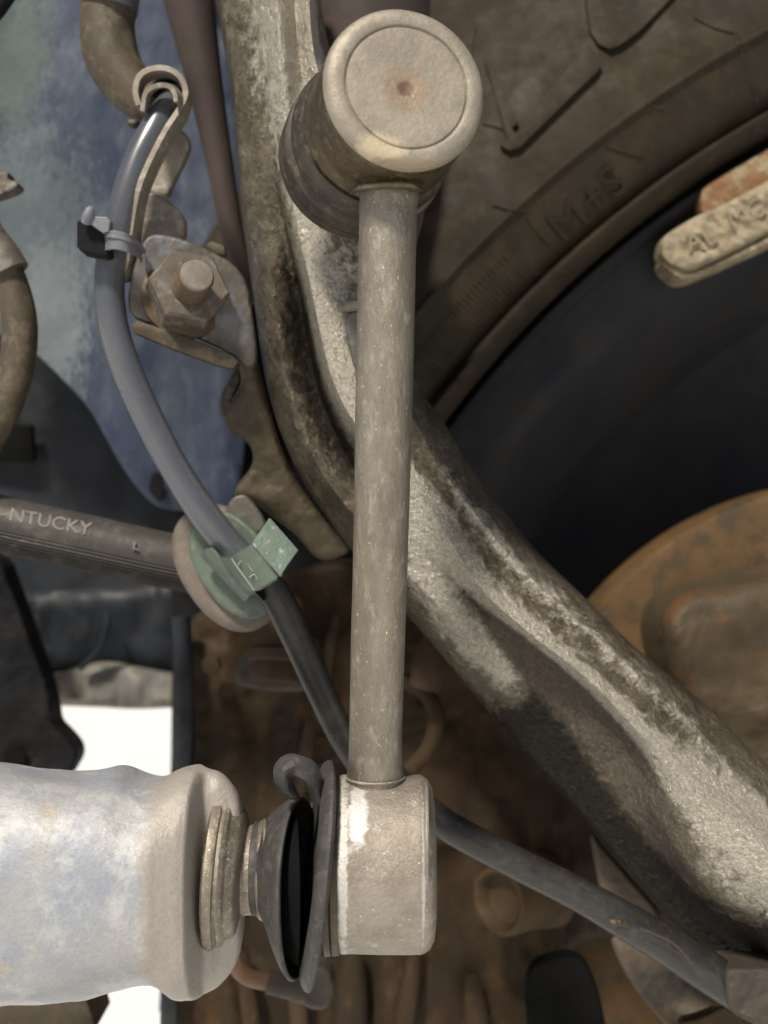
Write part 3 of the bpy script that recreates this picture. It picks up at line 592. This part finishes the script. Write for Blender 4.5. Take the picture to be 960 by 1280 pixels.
# rod
put('rod', tube([(487, 226, 2, 36), (486.5, 245, 2, 36.5), (485, 262, 2, 36), (484.5, 300, 2, 36), (481, 450, 1, 36), (477, 640, -2, 34.6), (472.5, 800, -6, 33.8), (469.5, 920, -9, 33.2), (469, 950, -9.5, 33.6), (469, 966, -10, 35), (469, 980, -11, 38), (469, 1000, -13, 38)], 48, 10,
    rfun=lambda a, t: 1+.008*noise.noise(Vector((math.cos(a)*2, math.sin(a)*2, t*25)))), M['link'], ln)
put('rod_weld', tube([(469+math.cos(a)*37, 971+9*math.sin(a), -10+7.6*math.sin(a), 1.6) for a in [k*.2 for k in range(0, 16)]], 8, 3), M['cup'], ln)
# upper joint
f0 = P(509, 108, 18); b0 = P(441, 211, -36); ax = b0-f0; Lx = ax.length; R1 = PX(104.5, 18)
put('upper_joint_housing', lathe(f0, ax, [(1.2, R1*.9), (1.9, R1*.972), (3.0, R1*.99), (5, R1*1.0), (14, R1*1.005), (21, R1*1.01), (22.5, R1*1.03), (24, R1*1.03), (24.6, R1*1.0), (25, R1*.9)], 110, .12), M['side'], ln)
put('joint_cap', lathe(f0, ax, [(1.15, .05), (1.05, .9), (.75, 1.9), (.58, 3.0), (.5, 6), (.3, R1*.55), (.25, R1*.715), (.30, R1*.735), (.75, R1*.748), (.75, R1*.757), (.15, R1*.775), (0, R1*.80), (.0, R1*.86), (.25, R1*.915), (.8, R1*.962), (1.7, R1*.992), (2.8, R1*1.003), (3.0, R1*.99)], 128, .1), M['cap'], ln)
put('crimp_ring', lathe(f0+ax.normalized()*25, ax, [(0, R1*.85), (.2, R1*.955), (1.0, R1*.97), (2.0, R1*.97), (2.3, R1*.9)], 96, .15), M['black'], ln)
put('upper_dust_boot', lathe(f0+ax.normalized()*27, ax, [(0, R1*.88), (.2, R1*1.01), (1.5, R1*1.07), (5, R1*1.10), (7.5, R1*1.09), (8.5, R1*1.03), (9, R1*.93), (9.8, R1*.93), (10.3, R1*1.02), (12, R1*1.12), (15.5, R1*1.14), (17.5, R1*1.13), (18.1, R1*.98), (19, R1*.98), (19.8, R1*1.11), (23, R1*1.12), (25, R1*1.0), (27, R1*.7)], 110, .2), M['boot'], ln)
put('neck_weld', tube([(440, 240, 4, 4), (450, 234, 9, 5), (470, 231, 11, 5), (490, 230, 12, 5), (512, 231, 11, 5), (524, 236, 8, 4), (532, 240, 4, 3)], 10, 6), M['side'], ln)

# ---- left hoses
bh = thing('brake_hose', P(140, 400, -55), 'smooth grey hose bending from top left to the green clip', 'hose')
HP = [(222, 118, -62, 15), (208, 138, -58, 18), (192, 165, -55, 19), (172, 205, -53, 19), (157, 250, -52, 19), (145, 300, -52, 19), (137, 345, -52, 19), (140, 400, -52, 19), (156, 455, -52, 19), (182, 515, -52, 19), (215, 580, -52, 19), (250, 635, -52, 19.5), (290, 685, -53, 19.5), (330, 725, -54, 19.5)]
put('hose_body', tube(HP, 28, 9), M['bhose'], bh)
put('hose_tail', tube([(318, 712, -53, 20), (345, 745, -55, 20), (372, 800, -57, 19), (400, 862, -59, 18), (430, 925, -61, 17), (470, 985, -64, 17)], 24, 9, flat=.75), M['wire'], bh)
uh = put('upper_hose', tube([(138, -60, -72, 33), (140, -10, -72, 34), (134, 30, -72, 34), (141, 75, -71, 34), (165, 112, -70, 30), (195, 132, -68, 27), (215, 140, -68, 24)], 30, 9), M['brownhose'], base=P(140, 40, -72), label='thick muddy brown hose coming down at top left', cat='hose')
put('painted_band', tube([(139, -60, -71, 34), (140, -30, -71, 34.8), (140, -10, -71, 34.9), (137, 12, -71, 34.9)], 30, 6), M['bhose'], uh)
st = thing('hose_support', P(205, 160, -60), 'tan steel loop and strap holding the grey hose end', 'hose bracket')
def strap(pts, w0, th, name, m, par):
    c = [P(*p[:3]) for p in cr(pts, 8)]; rows = []
    for i, (t, u, v) in enumerate(frames(c)):
        W = w0/2; rows.append([c[i]+u*a*W+v*b*th/2 for a, b in ((-1, -1), (-.8, -1.1), (.8, -1.1), (1, -1), (1, 1), (.8, 1.1), (-.8, 1.1), (-1, 1))])
    return put(name, mesh(*grid(rows, True, True)), m, par)
strap([(176, 136, -56), (172, 118, -56), (177, 100, -56), (192, 91, -56), (212, 91, -56), (228, 102, -56), (234, 122, -56), (228, 142, -54), (210, 170, -52), (192, 205, -52), (178, 240, -52), (170, 280, -53), (165, 320, -54), (158, 352, -56)], 7, 1.6, 'strap', M['tan'], st)
strap([(180, 140, -52), (184, 118, -51), (196, 108, -50), (212, 108, -50), (222, 118, -50), (224, 130, -50)], 5, 1.3, 'inner_loop', M['tan'], st)
put('hose_end_collar', lathe(P(208, 118, -64), Vector((.5, .3, .7)), [(-4, 3), (-3.5, 4.6), (0, 5), (3, 4.6)], 24), M['black'], st)
put('support_tab', relief([(160, 148), (176, 150), (168, 158), (158, 155)], -64, .1, 3, 4, edge=2, roll=.5), M['olive'], st)
put('support_leg', relief([(205, 172), (222, 158), (238, 172), (236, 192), (215, 232), (210, 248), (182, 238), (178, 232), (190, 200)], -72, .8, 3, 6, edge=4, roll=1), M['tan'], st)
put('support_foot', relief([(180, 238), (206, 246), (228, 266), (233, 280), (231, 300), (212, 322), (180, 330), (166, 322), (172, 270)], -64, 1.2, 3, 6, edge=6, roll=1.5), M['tan'], st)
# zip clip
zc = thing('zip_clip', P(130, 295, -40), 'grey plastic cable clip with square head round the bent hose', 'clip')
put('head_box', slab([(96, 277), (104, 272), (134, 280), (136, 317), (131, 320), (100, 313), (96, 308)], -41, 9, .4, 2), M['dark'], zc, smooth=False)
put('head_bar', slab([(113, 270), (134, 271), (138, 276), (136, 290), (128, 291), (113, 280)], -38, 4, .3, 2), M['band'], zc, smooth=False)
put('head_slot', slab([(119, 277), (132, 278), (125, 290)], -38.2, 1.5, .2, 1), M['black'], zc, smooth=False)
put('tail_nub', tube([(108, 278, -39, 7), (110, 270, -38, 7), (113, 262, -38, 6), (114, 258, -38, 3)], 12, 5), M['band'], zc)
strap([(130, 296, -44), (138, 295, -38), (150, 297, -37.5), (163, 301, -39), (174, 307, -44), (180, 315, -50)], 1, 1, 'band_core', M['band'], zc)
for dx in (0,):
    c = [P(*p) for p in cr([(132, 302, -41.5), (140, 300, -38.5), (150, 301, -38), (162, 305, -39.5), (172, 311, -44), (177, 318, -50)], 8)]
    rows = []
    for i in range(len(c)):
        rows.append([c[i]+Vector((0, dy, dz)) for dy, dz in ((-.7, -2.6), (-.7, 2.6), (.7, 2.6), (.7, -2.6))])
    put('band', mesh(*grid(rows, True, True)), M['band'], zc)
# left rusty hose
lh = thing('muddy_side_hose', P(10, 400, -70), 'muddy brown curved hose with rusty crimp at left edge', 'hose')
put('hose_body', tube([(-25, 270, -70, 20), (-8, 310, -70, 20), (12, 350, -70, 21), (24, 400, -70, 22), (22, 450, -70, 22), (8, 500, -70, 22), (-14, 545, -70, 22), (-40, 590, -70, 22)], 24, 8), M['brownhose'], lh)
put('crimp', tube([(-35, 262, -69, 22), (-22, 290, -69, 24), (0, 322, -69, 26), (12, 342, -69, 26)], 20, 6), M['nut'], lh)
tb = put('edge_tab', relief([(-30, 222), (4, 212), (12, 216), (10, 224), (24, 228), (22, 236), (-4, 246), (-30, 250)], -75, .5, 6, 5, edge=3, roll=1), M['nut'], base=P(5, 230, -75), label='small rusty tab poking in at left edge above the crimp', cat='bracket')
put('corner_pipe', tube([(-40, 45, -75, 12), (-5, 12, -75, 12), (25, -35, -75, 12)], 14, 5), M['dark'], base=P(0, 10, -75), label='black pipe crossing the extreme top left corner', cat='pipe')

# ---- bracket plate with nut and stud
bk = thing('hose_bracket', P(240, 380, -50), 'greyish steel bracket plate with folded lip and long wavy arm', 'bracket')
put('plate', relief([(160, 372), (166, 338), (176, 306), (186, 294), (202, 293), (226, 298), (262, 313), (292, 330), (308, 352), (316, 400), (322, 450), (314, 462), (286, 440), (225, 414), (170, 400), (162, 388)], -56, .5, 3, 6, zf=lambda x, y: -54-.03*(x-240)+(-.0009*max(0, x-270)**2), sc=.02, edge=3, roll=.7, sm=1), M['brk'], bk)
put('folded_lip', slab([(163, 405), (172, 401), (226, 417), (288, 443), (298, 452), (292, 461), (270, 456), (220, 438), (168, 416)], -49, 6, .5, 2, zf=lambda x, y: -50-.03*(x-240)), M['olive'], bk)
put('bracket_arm', relief([(296, 448), (318, 440), (330, 480), (345, 545), (372, 610), (430, 668), (442, 690), (400, 705), (370, 668), (345, 650), (318, 628), (292, 622), (296, 606), (308, 592), (316, 580), (316, 562), (304, 548), (290, 542), (280, 530), (286, 505), (302, 480), (300, 462)], -70, 1.2, 3, 6, zf=lambda x, y: -66-.03*(y-500), sc=.02, edge=9, roll=2.5), M['olive'], bk)
put('arm_dark_face', relief([(300, 455), (304, 470), (290, 500), (284, 525), (275, 520), (275, 495), (288, 470)], -74, .5, 3, 5, edge=3, roll=1), M['boot'], bk)
put('lower_tab', relief([(290, 622), (306, 616), (326, 640), (334, 660), (312, 676), (286, 660), (282, 636)], -60, .4, 2, 5, edge=4, roll=1), M['brk'], bk)
put('rear_tab', slab([(256, 306), (264, 301), (280, 307), (282, 318), (266, 318)], -64, 4, .5), M['olive'], bk)
nu = thing('bracket_nut', P(236, 365, -45), 'rusty hex nut on a threaded stud clamping the bracket plate', 'nut')
def hexn(c, ax, r, h, bev, rot=0):
    ax = ax.normalized(); u = ax.orthogonal().normalized(); v = ax.cross(u); rows = []
    for d, f in ((0, 1), (h-bev, 1), (h, .93)):
        rows.append([c+ax*d+(u*math.cos(rot+k*math.pi/3)+v*math.sin(rot+k*math.pi/3))*r*f for k in range(6)])
    return mesh(*grid(rows, True, True))
nax = Vector((.37, -1, .28))
put('nut_body', hexn(P(231, 371, -54), nax, PX(51, -50), 8.5, .8, rad(10)), M['nut'], nu)
put('washer_rim', lathe(P(230, 374, -55), nax, [(0, PX(54, -50)), (1.2, PX(54, -50)), (2.2, PX(44, -50))], 40, .6), M['thread'], nu)
sp = [(-1, PX(22, -45)), (.5, PX(27, -45)), (1, PX(24, -45))]
for k in range(9): sp += [(1+k*.9, PX(21, -42)), (1.45+k*.9, PX(23, -42))]
s0 = P(236, 362, -47)
put('stud_threads', lathe(s0, Vector((.42, -1, .30)), sp+[(9.3, PX(21, -40))], 32), M['thread'], nu)
put('stud_tip', lathe(s0+Vector((.42, -1, .30)).normalized()*9.2, Vector((.42, -1, .30)), [(-.5, PX(21, -40)), (.1, PX(21.4, -40)), (.9, PX(20, -40)), (1.1, PX(12, -40)), (1.1, .1)], 32, .15), M['stud'], nu)

# ---- ribbed hose
kh = thing('ribbed_hose', P(100, 680, -70), 'black ribbed coolant hose with worn print running to the green clip', 'hose')
def ribs(a, t):
    return 1+(.05*math.cos(a*52) if math.cos(a) < .99 and math.sin(a)*KS > .02 else 0)
KS = 1
KP = [(-80, 632, -78, 36), (0, 654, -78, 35), (100, 676, -78, 34.5), (200, 698, -79, 34), (290, 716, -80, 34)]
put('hose_body', tube(KP, 256, 10, rfun=ribs), M['khose'], kh)
def kzf(x, y):
    cy = 654+.22*x; d = min(.98, abs(y-cy)/35); return -78+PX(35, -78)*math.sqrt(1-d*d)+.05
put('printed_lettering', text_on('NTUCKY', 10, 650, -10.5, 23, kzf, .03, .006, 1.12), M['print'], kh)
put('printed_lettering', text_on('-', -2, 647, -10.5, 20, kzf, .12, .006, 1.2), M['print'], kh)
put('printed_lettering', text_on('L', 165, 686, -10.5, 14, kzf, .12, .006, 1.12), M['print'], kh)

# ---- green clip on its oval ring
gc = thing('green_clip', P(290, 705, -45), 'green plastic clip on an oval grommet ring gripping the hose', 'clip')
def oval(cx, cy, a, b, rot, n=40, p=2.0):
    out = []
    for k in range(n):
        t = 2*math.pi*k/n; x = math.copysign(abs(math.cos(t))**(2/p), math.cos(t))*a; y = math.copysign(abs(math.sin(t))**(2/p), math.sin(t))*b
        out.append((cx+x*math.cos(rot)-y*math.sin(rot), cy+x*math.sin(rot)+y*math.cos(rot)))
    return out
put('grommet_ring', relief(oval(284, 710, 86, 58, rad(57), p=2.2), -62, .5, 8, 6, zf=lambda x, y: -62+.05*(x-284), sc=.03, edge=10, roll=3), M['ring'], gc)
put('oval_pad', relief(oval(293, 706, 74, 46, rad(57), p=2.2), -58, .2, 5, 6, zf=lambda x, y: -58+.05*(x-290), sc=.03, edge=5, roll=1.6), M['green'], gc)
pr = [(250, 695, -52), (257, 686, -46), (266, 684, -45), (271, 690, -45.5), (274, 694, -42), (281, 696, -34), (292, 694, -30.5), (304, 687, -28), (316, 679, -27)]
pr2 = [(315, 681, -27.2), (318, 674, -27.2), (337, 647, -31)]
def prism(front, d, backz, bev=.5):
    n = len(front); a = [P(*p) for p in front]; b = [P(p[0]+d[0], p[1]+d[1], p[2]+1) for p in front]
    vs = a+b+[P(p[0], p[1], backz) for p in front]+[P(p[0]+d[0], p[1]+d[1], backz) for p in front]
    fs = []
    for i in range(n-1):
        fs += [(i, i+1, n+i+1, n+i), (2*n+i, 3*n+i, 3*n+i+1, 2*n+i+1), (i, 2*n+i, 2*n+i+1, i+1), (n+i, n+i+1, 3*n+i+1, 3*n+i)]
    fs += [(0, n, 3*n, 2*n), (n-1, 2*n+n-1, 3*n+n-1, n+n-1)]
    me = mesh(vs, fs); bm = bmesh.new(); bm.from_mesh(me)
    bmesh.ops.remove_doubles(bm, verts=bm.verts[:], dist=.01)
    bmesh.ops.bevel(bm, geom=[e for e in bm.edges if len(e.link_faces) == 2 and e.calc_face_angle(0) > .5], offset=bev, segments=2, affect='EDGES', clamp_overlap=True)
    bm.to_mesh(me); bm.free(); return fixn(me)
put('clip_step', prism(pr[:5], (56, 58), -55), M['green'], gc)
put('clip_body', prism(pr[4:], (33, 44), -55), M['green'], gc)
put('clip_jaw', prism(pr2, (36, 41), -50, .2), M['greent'], gc)
def gzf(x, y): return -29.2
mk = [[(298, 706), (304, 700), (310, 704), (316, 714), (324, 710), (330, 716)], [(312, 722), (318, 718), (322, 724)], [(290, 698), (296, 708), (318, 738)]]
for m_ in mk:
    put('moulded_mark', tube([(x, y, -29.5+max(-3, -.12*(316-x)*.6) if False else -28.8-(max(0, 312-x)*.11), 1.3) for x, y in m_], 8, 3), M['greenlit'], gc)

for o in list(SC.objects):
    if '_b' in o: del o['_b']
